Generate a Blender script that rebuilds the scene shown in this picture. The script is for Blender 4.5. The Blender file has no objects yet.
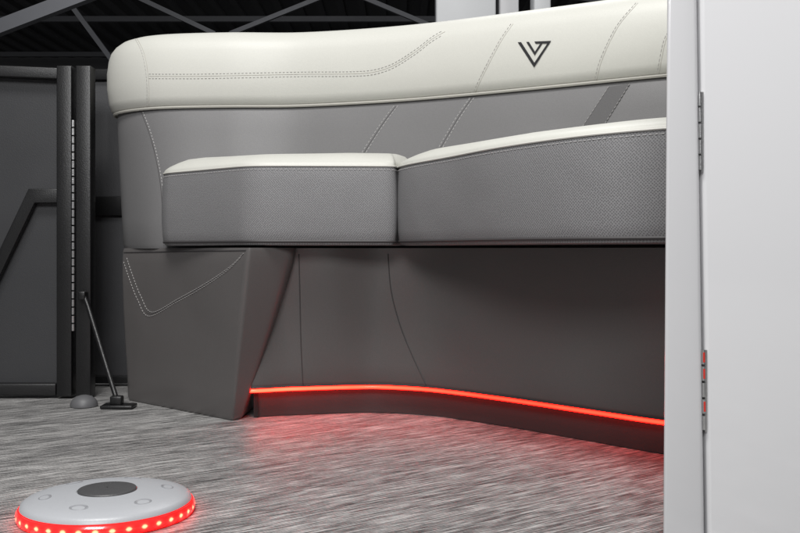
import bpy, bmesh, math, random
from mathutils import Vector
from mathutils.bvhtree import BVHTree
random.seed(4)
C = bpy.context.scene.collection
F, HX, HY, EYE = 950.0, 400.0, 250.0, 0.28

def P(px, py, d): return Vector(((px-HX)/F*d, d, EYE+(HY-py)*d/F))

# ---------------------------------------------------------------- materials
def nt(name):
    m = bpy.data.materials.new(name); m.use_nodes = True
    n = m.node_tree; b = n.nodes['Principled BSDF']; return m, n, b
def N(n, t, **k):
    x = n.nodes.new(t)
    for a, v in k.items(): setattr(x, a, v)
    return x
def ma(n, op, a, v=None, c=None):
    q = N(n, 'ShaderNodeMath', operation=op); n.links.new(a, q.inputs[0])
    if v is not None:
        if isinstance(v, (int, float)): q.inputs[1].default_value = v
        else: n.links.new(v, q.inputs[1])
    if c is not None: q.inputs[2].default_value = c
    return q.outputs[0]
def mat_plain(name, col, rough=.5, metal=0, coat=0, bump=0, bscale=200, mottled=0):
    m, n, b = nt(name)
    b.inputs['Base Color'].default_value = (*col, 1); b.inputs['Roughness'].default_value = rough
    b.inputs['Metallic'].default_value = metal; b.inputs['Coat Weight'].default_value = coat
    tc = N(n, 'ShaderNodeTexCoord')
    if bump:
        no = N(n, 'ShaderNodeTexNoise'); no.inputs['Scale'].default_value = bscale; no.inputs['Detail'].default_value = 3
        n.links.new(tc.outputs['Object'], no.inputs['Vector'])
        bp = N(n, 'ShaderNodeBump'); bp.inputs['Strength'].default_value = bump; bp.inputs['Distance'].default_value = .001
        n.links.new(no.outputs['Fac'], bp.inputs['Height']); n.links.new(bp.outputs[0], b.inputs['Normal'])
    if mottled:
        n2 = N(n, 'ShaderNodeTexNoise'); n2.inputs['Scale'].default_value = 7; n2.inputs['Detail'].default_value = 5
        n.links.new(tc.outputs['Object'], n2.inputs['Vector'])
        mr = N(n, 'ShaderNodeMapRange'); mr.inputs['To Min'].default_value = max(.02, rough-mottled); mr.inputs['To Max'].default_value = rough+mottled
        n.links.new(n2.outputs['Fac'], mr.inputs['Value']); n.links.new(mr.outputs[0], b.inputs['Roughness'])
    return m
def mat_vinyl(name, col, rough=.5, wr=.4, grain=.2, spec=.4, var=.04):
    """leather-like vinyl: fine pebble grain + broad soft puckers"""
    m, n, b = nt(name)
    tc = N(n, 'ShaderNodeTexCoord')
    vo = N(n, 'ShaderNodeTexVoronoi'); vo.inputs['Scale'].default_value = 650
    n.links.new(tc.outputs['Object'], vo.inputs['Vector'])
    br = N(n, 'ShaderNodeTexNoise'); br.inputs['Scale'].default_value = 5; br.inputs['Detail'].default_value = 1; br.inputs['Distortion'].default_value = .5
    n.links.new(tc.outputs['Object'], br.inputs['Vector'])
    b1 = N(n, 'ShaderNodeBump'); b1.inputs['Strength'].default_value = wr; b1.inputs['Distance'].default_value = .010
    n.links.new(br.outputs['Fac'], b1.inputs['Height'])
    b2 = N(n, 'ShaderNodeBump'); b2.inputs['Strength'].default_value = grain; b2.inputs['Distance'].default_value = .0004
    n.links.new(vo.outputs['Distance'], b2.inputs['Height']); n.links.new(b1.outputs[0], b2.inputs['Normal'])
    n.links.new(b2.outputs[0], b.inputs['Normal'])
    cn = N(n, 'ShaderNodeTexNoise'); cn.inputs['Scale'].default_value = 420; cn.inputs['Detail'].default_value = 2
    n.links.new(tc.outputs['Object'], cn.inputs['Vector'])
    cr = N(n, 'ShaderNodeValToRGB'); cr.color_ramp.elements[0].position = .3; cr.color_ramp.elements[1].position = .7
    cr.color_ramp.elements[0].color = (*[c*(1-var) for c in col], 1); cr.color_ramp.elements[1].color = (*[c*(1+var) for c in col], 1)
    n.links.new(cn.outputs['Fac'], cr.inputs['Fac']); n.links.new(cr.outputs[0], b.inputs['Base Color'])
    b.inputs['Roughness'].default_value = rough; b.inputs['Specular IOR Level'].default_value = spec
    return m
def mat_perf(name, col):
    """perforated vinyl of the cushion fronts: rows of pin holes"""
    m, n, b = nt(name)
    uv = N(n, 'ShaderNodeUVMap')
    mp = N(n, 'ShaderNodeMapping'); mp.inputs['Scale'].default_value = (360, 360, 1); mp.inputs['Rotation'].default_value = (0, 0, .785)
    n.links.new(uv.outputs[0], mp.inputs['Vector'])
    vo = N(n, 'ShaderNodeTexVoronoi', voronoi_dimensions='2D'); vo.inputs['Scale'].default_value = 1; vo.inputs['Randomness'].default_value = .25
    n.links.new(mp.outputs[0], vo.inputs['Vector'])
    cr = N(n, 'ShaderNodeValToRGB'); e = cr.color_ramp.elements
    e[0].position = .20; e[0].color = (*[c*.45 for c in col], 1); e[1].position = .42; e[1].color = (*col, 1)
    n.links.new(vo.outputs['Distance'], cr.inputs['Fac'])
    tc = N(n, 'ShaderNodeTexCoord'); no = N(n, 'ShaderNodeTexNoise'); no.inputs['Scale'].default_value = 9; no.inputs['Detail'].default_value = 2
    n.links.new(tc.outputs['Object'], no.inputs['Vector'])
    n.links.new(cr.outputs[0], b.inputs['Base Color'])
    b1 = N(n, 'ShaderNodeBump'); b1.inputs['Strength'].default_value = .45; b1.inputs['Distance'].default_value = .008
    n.links.new(no.outputs['Fac'], b1.inputs['Height'])
    bp = N(n, 'ShaderNodeBump'); bp.inputs['Strength'].default_value = .25; bp.inputs['Distance'].default_value = .0006
    n.links.new(cr.outputs[0], bp.inputs['Height']); n.links.new(b1.outputs[0], bp.inputs['Normal']); n.links.new(bp.outputs[0], b.inputs['Normal'])
    b.inputs['Roughness'].default_value = .55; b.inputs['Specular IOR Level'].default_value = .35
    return m
def mat_led():
    """red silicone light strip, driven brighter at left to strengthen the floor spill there, slightly uneven along its length"""
    m, n, b = nt('red_light_strip')
    tc = N(n, 'ShaderNodeTexCoord'); sp = N(n, 'ShaderNodeSeparateXYZ'); n.links.new(tc.outputs['Object'], sp.inputs[0])
    mr = N(n, 'ShaderNodeMapRange'); mr.inputs['From Min'].default_value = -.26; mr.inputs['From Max'].default_value = .12
    mr.inputs['To Min'].default_value = 36; mr.inputs['To Max'].default_value = 15
    n.links.new(sp.outputs['X'], mr.inputs['Value'])
    no = N(n, 'ShaderNodeTexNoise'); no.inputs['Scale'].default_value = 14; n.links.new(tc.outputs['Object'], no.inputs['Vector'])
    wv = ma(n, 'MULTIPLY_ADD', no.outputs['Fac'], .8, .6)
    n.links.new(ma(n, 'MULTIPLY', mr.outputs[0], wv), b.inputs['Emission Strength'])
    lw = N(n, 'ShaderNodeLayerWeight'); lw.inputs['Blend'].default_value = .5
    cr = N(n, 'ShaderNodeValToRGB'); e = cr.color_ramp.elements
    e[0].position = .1; e[0].color = (1, .011, .005, 1); e[1].position = .7; e[1].color = (.55, .0012, .0008, 1)
    n.links.new(lw.outputs['Facing'], cr.inputs['Fac']); n.links.new(cr.outputs[0], b.inputs['Emission Color'])
    b.inputs['Base Color'].default_value = (.8, .02, .01, 1)
    b.inputs['Roughness'].default_value = .25
    return m
def mat_ring():
    """translucent red rim lit from inside by separate diodes: soft hot spots round the rim"""
    m, n, b = nt('glowing_red_rim')
    tc = N(n, 'ShaderNodeTexCoord'); sp = N(n, 'ShaderNodeSeparateXYZ'); n.links.new(tc.outputs['Object'], sp.inputs[0])
    an = ma(n, 'ARCTAN2', sp.outputs['Y'], sp.outputs['X'])
    cs = ma(n, 'COSINE', ma(n, 'MULTIPLY', an, 36.0)); u = ma(n, 'MULTIPLY_ADD', cs, .5, .5); hot = ma(n, 'POWER', u, 1.6)
    zc = ma(n, 'ABSOLUTE', ma(n, 'MULTIPLY', ma(n, 'ADD', sp.outputs['Z'], -.0060), 230.0)); zc = ma(n, 'SUBTRACT', ma(n, 'MULTIPLY', zc, -1.0), -1.0); zc = ma(n, 'MAXIMUM', zc, 0.0)
    fac = ma(n, 'MULTIPLY', hot, zc)
    cr = N(n, 'ShaderNodeValToRGB'); e = cr.color_ramp.elements
    e[0].position = 0; e[0].color = (.10, .0004, .0004, 1); e[1].position = .85; e[1].color = (1, .075, .035, 1)
    x = e.new(.4); x.color = (.5, .003, .002, 1)
    n.links.new(fac, cr.inputs['Fac']); n.links.new(cr.outputs[0], b.inputs['Emission Color']); b.inputs['Emission Strength'].default_value = 17
    b.inputs['Base Color'].default_value = (.5, .02, .02, 1); b.inputs['Roughness'].default_value = .2; b.inputs['Coat Weight'].default_value = .6
    return m
def mat_floor():
    m, n, b = nt('woven_floor')
    tc = N(n, 'ShaderNodeTexCoord')
    rot = N(n, 'ShaderNodeMapping'); rot.inputs['Rotation'].default_value = (0, 0, -math.atan(.72))
    n.links.new(tc.outputs['Object'], rot.inputs['Vector'])
    def streak(sx, sy, det=2, off=0):
        mp = N(n, 'ShaderNodeMapping'); mp.inputs['Scale'].default_value = (sx, sy, 1); mp.inputs['Location'].default_value = (off, off*.7, 0)
        n.links.new(rot.outputs[0], mp.inputs['Vector'])
        no = N(n, 'ShaderNodeTexNoise', noise_dimensions='2D'); no.inputs['Scale'].default_value = 1; no.inputs['Detail'].default_value = det
        n.links.new(mp.outputs[0], no.inputs['Vector']); return no.outputs['Fac']
    def mad(x, k, y=None):
        q = N(n, 'ShaderNodeMath', operation='MULTIPLY_ADD'); n.links.new(x, q.inputs[0]); q.inputs[1].default_value = k
        if y is None: q.inputs[2].default_value = 0
        else: n.links.new(y, q.inputs[2])
        return q.outputs[0]
    # threads run along local x; short cross picks break them up
    a = streak(22, 620, 1); c = streak(11, 300, 1, 3.1); c2 = streak(40, 460, 1, 7.7); d = streak(800, 800, 1); e = streak(2.5, 26, 2, 1.3); w = streak(600, 110, 1, 9.2)
    s = mad(a, .26, mad(c, .26, mad(c2, .20, mad(d, .07, mad(e, .12, mad(w, .09))))))
    cr = N(n, 'ShaderNodeValToRGB'); el = cr.color_ramp.elements
    el[0].position = .39; el[0].color = (.04, .039, .039, 1); el[1].position = .61; el[1].color = (.50, .49, .48, 1)
    x = el.new(.455); x.color = (.13, .127, .126, 1); x = el.new(.53); x.color = (.26, .255, .25, 1)
    n.links.new(s, cr.inputs['Fac']); n.links.new(cr.outputs[0], b.inputs['Base Color'])
    bp = N(n, 'ShaderNodeBump'); bp.inputs['Strength'].default_value = .3; bp.inputs['Distance'].default_value = .0006
    n.links.new(s, bp.inputs['Height']); n.links.new(bp.outputs[0], b.inputs['Normal'])
    b.inputs['Roughness'].default_value = .5; b.inputs['Specular IOR Level'].default_value = .4
    return m
M = dict(
 cream=mat_vinyl('cream_vinyl', (.55, .548, .505), .46, .35, .12, .4, .02),
 grey=mat_vinyl('grey_vinyl', (.148, .146, .147), .46, .4, .2),
 dark=mat_vinyl('charcoal_vinyl', (.100, .094, .092), .34, .6, .22, .6, .04),
 stripe=mat_vinyl('dark_stripe_vinyl', (.095, .093, .094), .46, .2),
 perf=mat_perf('perforated_vinyl', (.212, .210, .214)),
 kick=mat_plain('black_toe_kick', (.028, .026, .026), .5, bump=.2),
 pipe=mat_plain('dark_piping', (.04, .037, .038), .6),
 creampipe=mat_plain('cream_piping', (.56, .55, .51), .5),
 thread=mat_plain('pale_thread', (.40, .39, .385), .7),
 dthread=mat_plain('grey_thread', (.38, .37, .35), .7),
 bthread=mat_plain('dim_thread', (.32, .31, .305), .7),
 seam=mat_plain('dark_seam', (.055, .052, .052), .7),  # dark line along the seam grooves
 cseam=mat_plain('cream_seam', (.42, .41, .37), .7),
 logo=mat_plain('logo_black', (.025, .025, .027), .4),
 led=mat_led(),
 ledring=mat_ring(),
 black=mat_plain('black_powder_coat', (.0065, .0065, .007), .36, bump=.3, bscale=600, mottled=.08),
 gpanel=mat_plain('dark_grey_panel', (.034, .0345, .037), .42, bump=.2, bscale=400, mottled=.1),
 steel=mat_plain('brushed_steel', (.62, .62, .62), .3, 1, bump=.2, bscale=300),
 redrefl=mat_plain('red_reflection_paint', (.50, .03, .02), .35),  # reflected red light on the lower hinge, put in as colour
 gel=mat_plain('white_gelcoat', (.63, .63, .64), .10, coat=1, bump=.12, bscale=3, mottled=.04),
 gel2=mat_plain('pale_grey_gelcoat', (.55, .55, .56), .2, coat=.6, bump=.06, bscale=7),
 disc=mat_plain('pale_grey_plastic', (.39, .40, .42), .36, bump=.15, bscale=500),
 cap=mat_plain('dark_grey_cap', (.06, .06, .062), .45, bump=.3, bscale=700),
 hole=mat_plain('recess_grey', (.25, .255, .27), .35),
 rubber=mat_plain('grey_rubber', (.10, .10, .105), .5),
 roof=mat_plain('dark_roof_sheet', (.09, .09, .092), .6, bump=.2, bscale=3),
 beam=mat_plain('grey_steel_beam', (.08, .081, .085), .55, mottled=.1),
 post=mat_plain('white_painted_post', (.55, .56, .57), .5, mottled=.1),
 conc=mat_plain('dark_concrete', (.05, .05, .05), .7, bump=.4, bscale=20),
 floor=mat_floor())

# ---------------------------------------------------------------- helpers
ORG = {}
def root(name, loc, label, cat, group=None):
    o = bpy.data.objects.new(name, None); C.objects.link(o); o.location = loc
    o.empty_display_size = .05
    o['label'] = label; o['category'] = cat
    if group: o['group'] = group
    ORG[o] = Vector(loc); return o
def build(name, verts, faces, mat, parent=None, smooth=40, uvs=None, loc=None):
    org = ORG[parent] if parent else Vector(loc or (0, 0, 0))
    me = bpy.data.meshes.new(name)
    me.from_pydata([Vector(v)-org for v in verts], [], faces)
    me.materials.append(M[mat])
    if uvs:
        l = me.uv_layers.new(name='UVMap')
        for p in me.polygons:
            for li in p.loop_indices: l.data[li].uv = uvs[me.loops[li].vertex_index]
    bm = bmesh.new(); bm.from_mesh(me); bmesh.ops.recalc_face_normals(bm, faces=bm.faces); bm.to_mesh(me); bm.free()
    if smooth:
        for p in me.polygons: p.use_smooth = True
        me.set_sharp_from_angle(angle=math.radians(smooth))
    o = bpy.data.objects.new(name, me); C.objects.link(o)
    if parent: o.parent = parent
    else: o.location = org
    ORG[o] = org
    return o
class G:
    def __init__(s): s.v = []; s.f = []
    def add(s, v, f):
        b = len(s.v); s.v += [Vector(x) for x in v]; s.f += [tuple(i+b for i in q) for q in f]
    def box(s, a, b, bev=0):
        bm = bmesh.new(); bmesh.ops.create_cube(bm, size=1)
        a, b = Vector(a), Vector(b)
        for v in bm.verts: v.co = Vector([(a[i]+b[i])/2+v.co[i]*(b[i]-a[i]) for i in range(3)])
        if bev: bmesh.ops.bevel(bm, geom=bm.edges[:], offset=bev, segments=3, affect='EDGES', profile=.5)
        bm.verts.index_update(); s.add([v.co.copy() for v in bm.verts], [[v.index for v in f.verts] for f in bm.faces]); bm.free()
    def prism(s, front, dy, bev=0):
        """front polygon (world pts) extruded by vector dy"""
        bm = bmesh.new(); vs = [bm.verts.new(p) for p in front]; f = bm.faces.new(vs)
        r = bmesh.ops.extrude_face_region(bm, geom=[f])
        for e in r['geom']:
            if isinstance(e, bmesh.types.BMVert): e.co += Vector(dy)
        bmesh.ops.recalc_face_normals(bm, faces=bm.faces)
        if bev: bmesh.ops.bevel(bm, geom=bm.edges[:], offset=bev, segments=4, affect='EDGES', profile=.5)
        bm.verts.index_update(); s.add([v.co.copy() for v in bm.verts], [[v.index for v in f.verts] for f in bm.faces]); bm.free()
    def tube(s, pts, r, n=8, cap=True):
        pts = [Vector(p) for p in pts]; v = []; f = []
        up = Vector((0, 0, 1))
        for i, p in enumerate(pts):
            t = (pts[min(i+1, len(pts)-1)]-pts[max(i-1, 0)]).normalized()
            a = t.cross(up)
            if a.length < .05: a = t.cross(Vector((0, 1, 0)))
            a.normalize(); b = a.cross(t)
            for k in range(n):
                th = 2*math.pi*k/n; v.append(p+a*math.cos(th)*r+b*math.sin(th)*r)
        for i in range(len(pts)-1):
            for k in range(n): f.append((i*n+k, i*n+(k+1) % n, (i+1)*n+(k+1) % n, (i+1)*n+k))
        if cap: f.append(tuple(range(n-1, -1, -1))); f.append(tuple((len(pts)-1)*n+k for k in range(n)))
        s.add(v, f)
    def lathe(s, c, prof, n=64, cap=True):
        v = []; f = []
        for r, z in prof:
            for k in range(n):
                th = 2*math.pi*k/n; v.append(Vector(c)+Vector((r*math.cos(th), r*math.sin(th), z)))
        for i in range(len(prof)-1):
            for k in range(n): f.append((i*n+k, i*n+(k+1) % n, (i+1)*n+(k+1) % n, (i+1)*n+k))
        if cap: f.append(tuple(range(n))); f.append(tuple((len(prof)-1)*n+k for k in range(n)))
        s.add(v, f)
    def build(s, name, mat, parent=None, smooth=40, **k): return build(name, s.v, s.f, mat, parent, smooth, **k)
def catmull(pts, sub=8, closed=True):
    pts = [Vector(p) for p in pts]; n = len(pts); out = []
    for i in range(n if closed else n-1):
        if closed: a, b, c, d = pts[i-1], pts[i], pts[(i+1) % n], pts[(i+2) % n]
        else: a, b, c, d = pts[max(i-1, 0)], pts[i], pts[i+1], pts[min(i+2, n-1)]
        ta = .5*(c-a); tb = .5*(d-b); L = (c-b).length
        if ta.length > L: ta *= L/ta.length
        if tb.length > L: tb *= L/tb.length
        for k in range(sub):
            t = k/sub; t2 = t*t; t3 = t2*t
            out.append((2*t3-3*t2+1)*b+(t3-2*t2+t)*ta+(-2*t3+3*t2)*c+(t3-t2)*tb)
    if not closed: out.append(pts[-1])
    return out
def round_poly(pts, rs, seg=6):
    pts = [Vector(p) for p in pts]; n = len(pts); out = []
    for i, p in enumerate(pts):
        a, c = pts[i-1], pts[(i+1) % n]; r = rs[i]
        A = p+(a-p).normalized()*r; B = p+(c-p).normalized()*r
        for k in range(seg+1):
            t = k/seg; out.append(A*(1-t)**2+p*2*t*(1-t)+B*t*t)
        for k in range(1, 8):   # straight run
            D = c+(p-c).normalized()*rs[(i+1) % n]; t = k/8; out.append(B.lerp(D, t))
    return out
def offset(o, d):
    n = len(o); area = sum(o[i].x*o[(i+1) % n].y-o[(i+1) % n].x*o[i].y for i in range(n)); sg = 1 if area > 0 else -1
    out = []
    for i in range(n):
        t = (o[(i+1) % n]-o[i-1]).normalized(); nn = Vector((-t.y, t.x))*sg
        out.append(o[i]+nn*d)
    return out
def ring(o, z): return [Vector((p.x, p.y, z)) for p in o]
def loft(rings, captop=True, capbot=True):
    n = len(rings[0]); v = [p for r in rings for p in r]; f = []
    for i in range(len(rings)-1):
        for k in range(n): f.append((i*n+k, i*n+(k+1) % n, (i+1)*n+(k+1) % n, (i+1)*n+k))
    if capbot: f.append(tuple(range(n-1, -1, -1)))
    if captop: f.append(tuple((len(rings)-1)*n+k for k in range(n)))
    uv = []
    for r in rings:
        s = 0
        for k in range(n):
            uv.append((s, r[k].z)); s += (r[(k+1) % n]-r[k]).length
    return v, f, uv
def lerp2(a, b, t): return [p.lerp(q, t) for p, q in zip(a, b)]

def bvh_of(objs):
    v = []; f = []
    for o in objs:
        b = len(v); v += [p.co+ORG[o] for p in o.data.vertices]; f += [tuple(i+b for i in p.vertices) for p in o.data.polygons]
    return BVHTree.FromPolygons(v, f)
EYEP = Vector((0, 0, EYE))
def hit(bvh, px, py, lift=.0):
    d = (P(px, py, 1)-EYEP).normalized()
    h = bvh.ray_cast(EYEP, d)
    if h[0] is None: return None
    nn = h[1] if h[1].dot(d) < 0 else -h[1]
    return h[0]+nn*lift
def surf_line(bvh, pxs, lift=0, sub=14):
    c = catmull([Vector((a, b, 0)) for a, b in pxs], sub, False)
    return [q for q in (hit(bvh, p.x, p.y, lift) for p in c) if q is not None]
def stitches(line, mat, parent, r=.00055, dash=.0042, gap=.0019):
    g = G(); state = True; fine = []
    for a, b in zip(line, line[1:]):
        L = (b-a).length
        if L > .06: continue
        k = max(1, int(L/.0006))
        for i in range(k): fine.append(a.lerp(b, i/k))
    cur = []; d = 0
    for a, b in zip(fine, fine[1:]):
        d += (b-a).length
        if state: cur.append(a)
        if d > (dash if state else gap):
            if state and len(cur) > 2: g.tube([cur[0], cur[len(cur)//2], cur[-1]], r, 6)
            cur = []; d = 0; state = not state
    if g.v: g.build('stitching', mat, parent)

# ---------------------------------------------------------------- bench
bench = root('bench_seat', (0, 1.6, 0), 'curved bench seat with cream headrest band, grey cushions and red light strip below', 'bench')
bT = [(-.535,1.93),(-.551,1.85),(-.515,1.79),(-.441,1.746),(-.32,1.728),(-.181,1.72),(.017,1.65),(.225,1.53),(.391,1.425),(.55,1.34),(.70,1.28),
      (.75,1.38),(.60,1.445),(.43,1.53),(.26,1.635),(.05,1.76),(-.15,1.83),(-.32,1.845),(-.42,1.87),(-.48,1.93)]
bB = [(-.535,1.93),(-.538,1.85),(-.505,1.775),(-.42,1.685),(-.31,1.67),(-.181,1.66),(.0,1.59),(.20,1.48),(.36,1.375),(.53,1.29),(.68,1.23),
      (.75,1.38),(.60,1.445),(.43,1.53),(.26,1.635),(.05,1.76),(-.15,1.83),(-.32,1.845),(-.42,1.87),(-.48,1.93)]
oT = catmull([Vector(p) for p in bT]); oB = catmull([Vector(p) for p in bB])
rs = [ring(offset(lerp2(oB, oT, t), .0 if 0 < k < 7 else .003), .2825+(.546-.2825)*t) for k, t in enumerate([0, .03, .2, .4, .6, .8, .95, 1])]
v, f, uv = loft(rs, False, False); backrest = build('backrest', v, f, 'grey', bench)
def closest_on(poly, p):
    best = None
    for a, b in zip(poly, poly[1:]):
        ab = b-a; t = max(0, min(1, (p-a).dot(ab)/ab.length_squared)); q = a+ab*t
        if best is None or (q-p).length < (best-p).length: best = q
    return best
medT = [Vector(p) for p in [(-.50,1.885),(-.46,1.825),(-.32,1.787),(-.165,1.775),(.033,1.705),(.243,1.583),(.41,1.478),(.575,1.393),(.70,1.34)]]
medT = catmull(medT, 6, False)
tgT = [closest_on(medT, p) for p in oT]
def topz(x): return -.012*min(1, max(0, (x+.5)/.9))
rs = []
def hring(o, z): return [Vector((p.x, p.y, z+topz(p.x)*(z-.541)/.145)) for p in o]
for z, ins in [(.541,.010),(.5412,-.002),(.546,-.009),(.56,-.014),(.59,-.018),(.62,-.018),(.642,-.015)]: rs.append(hring(offset(oT, ins), z))
b0 = offset(oT, -.015)
for t, z in [(.06,.657),(.16,.668),(.30,.677),(.5,.683),(.75,.687),(1,.688)]: rs.append(hring(lerp2(b0, tgT, t), z))
v, f, uv = loft(rs, False, False); head = build('headrest_band', v, f, 'cream', bench)
g = G(); pl = offset(oT, -.0045); g.tube([Vector((p.x, p.y, .5405)) for p in pl[0:11*8]], .0028, 6); g.build('piping', 'cseam', head)

def cushion(ctrl, med, rise=0, crown=0):
    o = catmull([Vector(p) for p in ctrl]); med = [Vector(p) for p in med]
    tg = [closest_on(med, p) for p in o]
    def cring(oo, z): return [Vector((p.x, p.y, z+rise*max(0, min(1, p.x/.3))*max(0, (z-.287)/.13))) for p in oo]
    rs = [cring(offset(o, i), z) for z, i in [(.2868,.03),(.287,.010),(.2885,.003),(.294,.0),(.31,-.002),(.335,-.003),(.36,-.003),(.385,-.002),(.404,-.0005),(.4125,.001)]]
    v, f, uv = loft(rs, False, False); body = build('seat_cushion', v, f, 'perf', bench, uvs=uv)
    b0 = offset(o, .0010)
    rs = []
    for t, z in [(0,.4115),(0,.4135),(.012,.4170),(.04,.4195),(.12,.4230+crown*.2),(.3,.428+crown*.6),(.5,.432+crown),(.75,.435+crown),(1,.436+crown)]:
        rs.append(cring(lerp2(b0, tg, t), z))
    v, f, uv = loft(rs, False, False); top = build('top_panel', v, f, 'cream', body)
    q = offset(o, .0); q.append(q[0]); g = G(); g.tube(cring(q, .4122), .0015, 6, False); g.build('piping', 'creampipe', body)
    q = offset(o, .001); q.append(q[0]); g = G(); g.tube(cring(q, .2935), .0024, 6, False); g.build('lower_piping', 'pipe', body)
    q = offset(o, -.0005); q.append(q[0]); stitches(cring(q, .4065), 'thread', body, .0006)
    return body, top
cl, clt = cushion([(-.412,1.70),(-.412,1.655),(-.400,1.632),(-.385,1.617),(-.33,1.570),(-.262,1.511),(-.240,1.496),(-.212,1.490),(-.12,1.492),(-.03,1.496),(-.010,1.501),(-.005,1.52),
         (.028,1.605),(.01,1.64),(-.05,1.66),(-.18,1.70),(-.32,1.71),(-.395,1.715)], [(-.33,1.66),(-.2,1.62),(-.08,1.59),(-.01,1.60)], 0, .005)
cr_, crt = cushion([(-.001,1.522),(.003,1.495),(.025,1.445),(.072,1.36),(.12,1.265),(.174,1.185),(.23,1.125),(.297,1.08),(.40,1.035),(.52,1.005),(.66,.99),(.70,1.02),
         (.70,1.26),(.55,1.34),(.38,1.42),(.21,1.52),(.036,1.605)], [(.09,1.48),(.22,1.34),(.38,1.22),(.57,1.14)], .006, .003)

# base: end panel (wedge), curved front panel, toe kick, strip
rd = [.012, .006, .004, .03, .03]
wB = round_poly([(-.509,1.77),(-.275,1.555),(-.262,1.571),(-.25,1.86),(-.505,1.92)], rd)
rd = [.012, .006, .016, .03, .03]
wT = round_poly([(-.527,1.80),(-.236,1.480),(-.166,1.522),(-.20,1.86),(-.53,1.92)], rd)
rs = []
for t, i in [(0,.002),(.02,0),(.15,0),(.3,-.001),(.45,-.002),(.6,-.003),(.75,-.003),(.9,-.002),(.98,.0),(1,.002)]:
    o = offset(lerp2(wB, wT, t), i); rs.append(ring(o, .001+.2825*t))
v, f, uv = loft(rs); endp = build('end_panel', v, f, 'dark', bench, 28)
fT = [(-.245,1.56),(-.195,1.545),(-.12,1.538),(-.033,1.560),(.049,1.540),(.153,1.453),(.25,1.35),(.345,1.25),(.45,1.17),(.56,1.12),(.69,1.09),(.70,1.24),(.50,1.35),(.2,1.55),(-.1,1.70),(-.25,1.70)]
fB = [(-.258,1.568),(-.18,1.583),(-.10,1.600),(-.034,1.605),(.05,1.572),(.1566,1.478),(.261,1.368),(.352,1.273),(.455,1.195),(.565,1.145),(.69,1.115),(.70,1.24),(.50,1.35),(.2,1.55),(-.1,1.70),(-.25,1.70)]
gT = catmull([Vector(p) for p in fT]); gB = catmull([Vector(p) for p in fB])
NF = 8*10+4
rs = [ring(offset(gB, .045), .0518)]
for t, i in [(0,.006),(.01,.002),(.03,0),(.15,.001),(.3,.002),(.5,.003),(.7,.001),(.85,0),(1,0)]:
    rs.append(ring(offset(lerp2(gB, gT, t), i), .052+.231*t))
v, f, uv = loft(rs, False, False); front = build('front_panel', v, f, 'dark', bench)
kk = offset(gB, .026)
v, f, uv = loft([ring(kk, .001), ring(kk, .0515)], False, False); build('toe_kick', v, f, 'kick', bench)
g = G(); q = offset(gB, .0070); g.tube([Vector((p.x, p.y, .0475)) for p in q[0:NF]], .0033, 14); led = g.build('light_strip', 'led', bench)
g = G(); q = offset(gB, .003); g.tube([Vector((p.x, p.y, .0535)) for p in q[1:NF]], .0022, 8); g.build('lower_piping', 'pipe', front)

# stitching, seams and the emblem, laid on the surfaces
bh = bvh_of([head]); bb = bvh_of([backrest]); be = bvh_of([endp]); bf = bvh_of([front, endp])
def dbl(bvh, pxs, off, par, smat, tmat, both=True, lift=.0003):
    stitches(surf_line(bvh, pxs, lift), tmat, par)
    if both: stitches(surf_line(bvh, [(a+off[0], b+off[1]) for a, b in pxs], lift), tmat, par)
    L = surf_line(bvh, [(a+off[0]/2, b+off[1]/2) for a, b in pxs], -.0003)
    g = G(); g.tube(L, .0008, 6); g.build('seam', smat, par)
H = (head, 'cseam', 'dthread')
dbl(bh, [(149,74),(200,74),(300,72),(365,71),(390,65),(415,50),(432,37),(445,29.5)], (0, 4.5), *H)
dbl(bh, [(511,24),(500,40),(488,62),(478,82),(472,96)], (4, 0), *H, False)
dbl(bh, [(636,3),(618,24),(606,46),(598,66),(594,84)], (4, 0), *H, False)
dbl(bh, [(134,37),(141,50),(145,66),(147,85),(147,108)], (4, 0), *H, False)
dbl(bh, [(676,20),(664,40),(657,74)], (4, 0), *H, False)
B = (backrest, 'seam', 'thread')
dbl(bb, [(143,112),(150,130),(157,155),(163,190),(166,246)], (-4, 0), *B, False)
dbl(bb, [(394,106),(382,122),(370,140),(360,156)], (4, 0), *B)
dbl(bb, [(470,98),(458,115),(446,135),(434,156)], (4, 0), *B)
def patch(bvh, poly, lift, cuts=4):
    bm = bmesh.new(); vs = [bm.verts.new((a, b, 0)) for a, b in poly]; bm.faces.new(vs)
    bmesh.ops.triangulate(bm, faces=bm.faces[:]); bmesh.ops.subdivide_edges(bm, edges=bm.edges[:], cuts=cuts, use_grid_fill=True)
    bm.verts.index_update(); pts = [hit(bvh, v.co.x, v.co.y, lift) for v in bm.verts]; fs = [[v.index for v in f.verts] for f in bm.faces]; bm.free()
    ok = all(p is not None for p in pts)
    return (pts, fs) if ok else ([], [])
g = G(); g.add(*patch(bb, [(609,87),(630,84),(594,142),(573,142)], .0010)); g.build('dark_stripe', 'stripe', backrest)
for x in (0, 21):
    stitches(surf_line(bb, [(609+x,87-x*.14),(573+x,142)], .0016), 'bthread', backrest)
g = G()
def stroke(poly): g.add(*patch(bh, poly, .0011, 2))
stroke([(518,42.4),(521.4,42.3),(534.6,62.8),(534.4,67.5)])
stroke([(534.4,67.5),(534.6,62.8),(547.6,43.6),(551.5,41)])
stroke([(526.5,42.1),(529.2,42),(535.2,51.8),(535,55.6)])
stroke([(535,55.6),(535.2,51.8),(540.6,43.6),(542.8,43.5)])
stroke([(536.0,43.8),(534.6,41.7),(551.5,41),(547.6,43.6)])
g.build('emblem', 'logo', head)
dbl(be, [(124,262),(130,280),(138,300),(149,316),(175,303),(205,286),(228,270),(242,256)], (3, -4), endp, 'seam', 'bthread', True, .0006)
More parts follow.
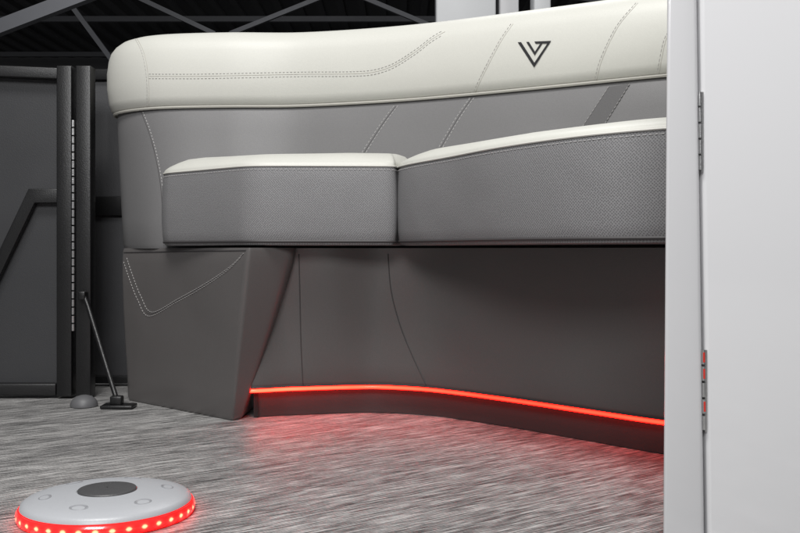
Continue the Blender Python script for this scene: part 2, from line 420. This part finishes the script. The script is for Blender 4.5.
for px in ([(299,254),(300,300),(301,345),(303,386)], [(388,254),(391,290),(400,325),(412,355),(427,387)]):
    sg = G(); sg.tube(surf_line(bf, px, .0001), .0010, 6); sg.build('seam', 'seam', front)
sg = G(); sg.tube(surf_line(be, [(124,252.5),(180,251.5),(246,250.5)], .0), .0012, 6); sg.build('top_piping', 'pipe', endp)

# ---------------------------------------------------------------- deck light
dc = (-.3105, 1.008, .001); S = .915
dl = root('deck_light', dc, 'round pale grey deck light glowing red around its rim, on the woven floor', 'light')
def sc(pr): return [(r*S, z) for r, z in pr]
g = G(); g.lathe(dc, sc([(.090,.0),(.0978,.0),(.0992,.003),(.0995,.006),(.0988,.009),(.097,.0115),(.090,.0125)]), 160); rg = g.build('light_ring', 'ledring', dl)
g = G(); g.lathe(dc, sc([(.080,.011),(.0935,.0112),(.0955,.0125),(.0945,.0155),(.090,.0182),(.078,.0212),(.058,.0236),(.040,.0247),(.0345,.025),(.0338,.0242),(.01,.024)]), 96); hs = g.build('housing', 'disc', dl)
g = G(); g.lathe(dc, sc([(.0,.0235),(.0325,.0236),(.0333,.0252),(.0322,.0264),(.029,.0269),(.012,.0274),(.001,.0275)]), 64, False); g.build('centre_cap', 'cap', dl)
for k in range(6):
    th = 2*math.pi*(k+.35)/6; r = .068*S; c = Vector(dc)+Vector((r*math.cos(th), r*math.sin(th), .0222))
    rad = Vector((math.cos(th), math.sin(th), -.17)); tan = Vector((-math.sin(th), math.cos(th), 0))
    def oval(sx, sy, prof, mat, name, par, dz=0, n=28):
        vv = []; ff = []
        for s_, z in prof:
            for j in range(n):
                a = 2*math.pi*j/n; vv.append(c+rad*sx*s_*math.cos(a)+tan*sy*s_*math.sin(a)+Vector((0, 0, z+dz)))
        for i in range(len(prof)-1):
            for j in range(n): ff.append((i*n+j, i*n+(j+1) % n, (i+1)*n+(j+1) % n, (i+1)*n+j))
        ff.append(tuple((len(prof)-1)*n+j for j in range(n)))
        return build(name, vv, ff, mat, par)
    rc = oval(.0066, .0098, [(1.0,-.0012),(1.0,.0004),(.9,.0008),(.75,.0003),(.45,-.0003),(.2,-.0004)], 'hole', 'recess', dl)

# ---------------------------------------------------------------- gate at left
GY = 1.80
def zz(py, d=GY): return EYE+(HY-py)*d/F
def xx(px, d=GY): return (px-HX)/F*d
ga = root('gate', (xx(-120), GY, 0), 'black framed gate with dark grey panel, left of the hinge', 'gate', None)
g = G(); g.box((xx(-150), GY+.010, .02), (xx(60), GY+.016, zz(76)), 0); g.build('panel', 'gpanel', ga)
g = G()
g.prism([(xx(-150), GY-.012, zz(60)), (xx(60), GY-.012, zz(69)), (xx(60), GY-.012, zz(80)), (xx(-150), GY-.012, zz(71))], (0, .03, 0), .002); g.build('top_rail', 'black', ga)
g = G(); g.box((xx(-150), GY-.012, .006), (xx(58), GY+.018, zz(383)), .002); g.build('bottom_rail', 'black', ga)
g = G(); g.box((xx(59), GY-.014, .004), (xx(74), GY+.020, zz(67)), .002); g.build('stile', 'black', ga)
g = G()
g.prism([(xx(-62), GY-.008, zz(382)), (xx(-50), GY-.008, zz(382)), (xx(36), GY-.008, zz(203)), (xx(58.5), GY-.008, zz(203)), (xx(58.5), GY-.008, zz(189)), (xx(30), GY-.008, zz(189))], (0, .017, 0), .0015)
g.build('brace', 'black', ga)
g = G(); r0 = xx(76)
n = 26; z0, z1 = zz(330), zz(120)
for k in range(n):
    a = z0+(z1-z0)*k/n; b = z0+(z1-z0)*(k+.82)/n; g.tube([(r0, GY-.016, a), (r0, GY-.016, b)], .0032, 10)
hg = g.build('hinge', 'steel', ga)
gb = root('fence_panel', (xx(100), GY+.02, 0), 'narrow black framed fence panel between the hinge and the bench', 'fence')
B0 = GY+.15
g = G(); g.box((xx(78), GY-.014, .004), (xx(93), GY+.016, zz(67)), .002); g.build('post', 'black', gb)
g = G(); g.box((xx(84, B0), B0+.010, .02), (xx(235), B0+.016, zz(74, B0)), 0); g.build('panel', 'gpanel', gb)
g = G(); g.box((xx(84, B0), B0, zz(80, B0)), (xx(235), B0+.03, zz(69, B0)), .002); g.build('top_rail', 'black', gb)
g = G(); g.box((xx(84, B0), B0, zz(216, B0)), (xx(235), B0+.009, zz(196, B0)), .002); g.build('brace', 'black', gb)
g = G(); g.box((xx(84, B0), B0, .006), (xx(235), B0+.032, zz(376, B0)), .002); g.build('bottom_rail', 'black', gb)

st = root('gate_stay', (xx(118, 1.69), 1.69, 0), 'thin black rod stay slanting from the hinge post down to the floor beside the bench', 'stay')
g = G(); g.tube([P(84, 296, 1.775), P(88, 306, 1.77), P(118, 404, 1.69)], .0045, 10); g.build('rod', 'black', st)
g = G(); g.box((xx(104, 1.69), 1.665, .001), (xx(136, 1.69), 1.70, .007), .002); g.box((xx(112, 1.69), 1.675, .006), (xx(124, 1.69), 1.692, .022), .003); g.build('foot', 'black', st)
g = G(); g.box((xx(80.5, 1.785), 1.768, zz(300, 1.78)), (xx(88, 1.785), 1.7855, zz(291, 1.78)), .003); g.build('bracket', 'black', st)
c = (xx(84, 1.70), 1.70, .001)
g = G(); g.lathe(c, [(.024,0),(.024,.004),(.021,.011),(.014,.017),(.006,.0195),(.001,.020)], 32); o = g.build('door_stop', 'rubber', None, loc=c)
o['label'] = 'small grey rubber dome stop on the floor by the foot of the stay'; o['category'] = 'door stop'

# ---------------------------------------------------------------- white console with door at right
CY = .88
def lx(y, x0, x1): return x0+(x1-x0)*y/533
co = root('console', (.4, CY, 0), 'glossy white cabinet with a hinged door, before the right end of the bench', 'cabinet')
pt, pb = -250, 551
g = G()
g.prism([P(lx(pt,667,663), pt, CY), P(lx(pt,696.5,704), pt, CY), P(lx(pb,696.5,704), pb, CY), P(lx(pb,667,663), pb, CY)], (.024, .07, 0), .0035)
g.build('side_post', 'gel2', co)
g = G()
g.prism([P(lx(pt,700.5,708), pt, CY), P(1130, pt, CY), P(1130, pb-2, CY), P(lx(pb,700.5,708), pb-2, CY)], (0, .024, 0), .004)
door = g.build('door', 'gel', co)
g = G(); g.prism([P(lx(pt,694,701), pt, CY+.03), P(1130, pt, CY+.03), P(1130, pb-12, CY+.03), P(lx(pb,694,701), pb-12, CY+.03)], (0, .03, 0)); g.build('inner_frame', 'kick', co)
def hinge(y0, y1, red=False):
    g = G(); ym = (y0+y1)/2; x = lx(ym, 698.3, 705.8)
    for k in range(5):
        a = y0+(y1-y0)*k/5; b = y0+(y1-y0)*(k+.86)/5
        g.tube([P(lx(a,698.3,705.8), a, CY+.0005), P(lx(b,698.3,705.8), b, CY+.0005)], .0016, 10)
    g.prism([P(x+1.5, y0, CY-.0008), P(x+3.4, y0, CY-.0008), P(x+3.4, y1, CY-.0008), P(x+1.5, y1, CY-.0008)], (0, .0012, 0))
    h = g.build('hinge', 'steel', co)
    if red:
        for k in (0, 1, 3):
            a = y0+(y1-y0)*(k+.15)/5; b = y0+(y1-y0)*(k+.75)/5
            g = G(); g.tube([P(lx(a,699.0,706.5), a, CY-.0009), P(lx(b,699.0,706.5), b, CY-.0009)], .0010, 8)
            g.build('red_reflection', 'redrefl', h)  # small red rods stand in for the red reflection on the hinge
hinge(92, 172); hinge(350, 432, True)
g = G(); g.prism([P(lx(pt,664,664), pt, CY-.004), P(1136, pt, CY-.004), P(1136, pt-18, CY-.004), P(664, pt-18, CY-.004)], (0, .09, 0), .004); g.build('top', 'gel', co)

# ---------------------------------------------------------------- setting
g = G(); g.box((-3.2, -1.6, -.03), (3.2, 2.55, 0), 0); o = g.build('floor', 'floor', None, 0); o['kind'] = 'structure'
g = G(); g.box((-14, -6, -.75), (14, 24, -.70), 0); o = g.build('ground', 'conc', None, 0); o['kind'] = 'structure'
g = G(); g.box((-14, 23, -.7), (14, 23.2, 5), 0); o = g.build('wall', 'roof', None, 0); o['kind'] = 'structure'
g = G(); g.box((-14, 6, 5.0), (14, 23.2, 5.1), 0)
for k in range(70): g.box((-14+.4*k, 6, 4.93), (-13.87+.4*k, 23, 4.999), 0)
o = g.build('ceiling', 'roof', None, 0); o['kind'] = 'structure'
def beam(name, label, a, b, r, mat='beam', group=None):
    a, b = Vector(a), Vector(b); t = (b-a).normalized(); up = Vector((0, 0, 1)); s = t.cross(up).normalized()*r[0]; u = s.cross(t).normalized()*r[1]
    v = [p+i*s+j*u for p in (a, b) for i, j in ((-1,-1),(1,-1),(1,1),(-1,1))]
    o = build(name, v, [(0,1,2,3),(7,6,5,4),(0,4,5,1),(1,5,6,2),(2,6,7,3),(3,7,4,0)], mat, None, 0, loc=a)
    o['label'] = label; o['category'] = 'beam'
    if group: o['group'] = group
    return o
for k, (d, h) in enumerate([(11.5, 4.6), (13, 4.6), (15.2, 4.6), (17.8, 4.6), (21, 4.6)]):
    beam('roof_purlin', 'thin horizontal grey roof beam far overhead behind the bench', (-13, d, h), (13, d, h), (.05, .05), group='roof purlins behind the bench')
beam('roof_rafter', 'broad grey rafter slanting across the top left corner', P(-90, 62, 9), P(130, -22, 9), (.05, .065), 'beam')
beam('roof_rafter', 'thin brace slanting down from the roof toward the top of the gate', P(60, -10, 12), P(112, 60, 12), (.03, .03))
beam('roof_rafter', 'roof truss diagonal above the left half of the headrest', P(130, -6, 13), P(215, 34, 13), (.03, .03))
beam('roof_rafter', 'roof truss diagonal rising rightward over the middle of the headrest', P(230, 34, 13), P(330, -6, 13), (.03, .03))
beam('roof_rafter', 'roof truss diagonal just left of the white posts', P(340, -12, 13), P(450, 34, 13), (.03, .03))
beam('roof_rafter', 'roof truss diagonal right of the emblem', P(560, -4, 13), P(640, 6, 13), (.03, .03))
def post(label, x0, x1, d, mat='post'):
    g = G(); a = P(x0, 0, d); b = P(x1, 0, d); g.box((a.x, d, -.7), (b.x, d+.1, 2.6), .006)
    o = g.build('post', mat, None, loc=(a.x, d, -.7)); o['label'] = label; o['category'] = 'post'
post('wide white post rising behind the headrest left of the emblem', 436, 496, 3.2)
post('medium pale post just right of the wide white post', 499, 519, 3.3, 'gel2')
post('thin white post behind the headrest directly above the emblem', 534, 551, 3.2)

# ---------------------------------------------------------------- light, camera
def area(loc, tgt, size, power, col=(1, 1, 1), sy=None):
    l = bpy.data.lights.new('lamp', 'AREA'); l.energy = power; l.size = size; l.color = col
    if sy: l.shape = 'RECTANGLE'; l.size_y = sy
    o = bpy.data.objects.new('unseen_lamp', l); C.objects.link(o); o.location = loc  # unseen area light, no fixture is built for it
    o.rotation_euler = (Vector(tgt)-Vector(loc)).to_track_quat('-Z', 'Y').to_euler()
area((-.4, .3, 2.6), (0, 1.5, .2), 1.2, 64, (1, .988, .97), .7)
area((-.30, -1.4, 1.75), (.3, 1.4, .2), 1.1, 60, (.995, .995, 1), .7)  # added front fill for the bench base and cushion fronts
area((-1.6, 5, 3.0), (0, 14, 4.6), 2, 280, (.95, .96, 1))  # added to brighten the roof and its beams from below
area((.3, 2.9, 2.3), (.4, 3.2, .5), .8, 12, (1, 1, 1))
w = bpy.data.worlds.new('World'); bpy.context.scene.world = w; w.use_nodes = True
w.node_tree.nodes['Background'].inputs[0].default_value = (.84, .85, .88, 1); w.node_tree.nodes['Background'].inputs[1].default_value = .13
cam = bpy.data.cameras.new('camera'); cam.sensor_width = 36; cam.lens = F/800*36; cam.clip_end = 200; cam.clip_start = .02
cam.shift_y = -(266.5-HY)/800
o = bpy.data.objects.new('camera', cam); C.objects.link(o); o.location = (0, 0, EYE); o.rotation_euler = (math.pi/2, 0, 0)
bpy.context.scene.camera = o
vs = bpy.context.scene.view_settings; vs.view_transform = 'Standard'; vs.look = 'None'; vs.exposure = 0
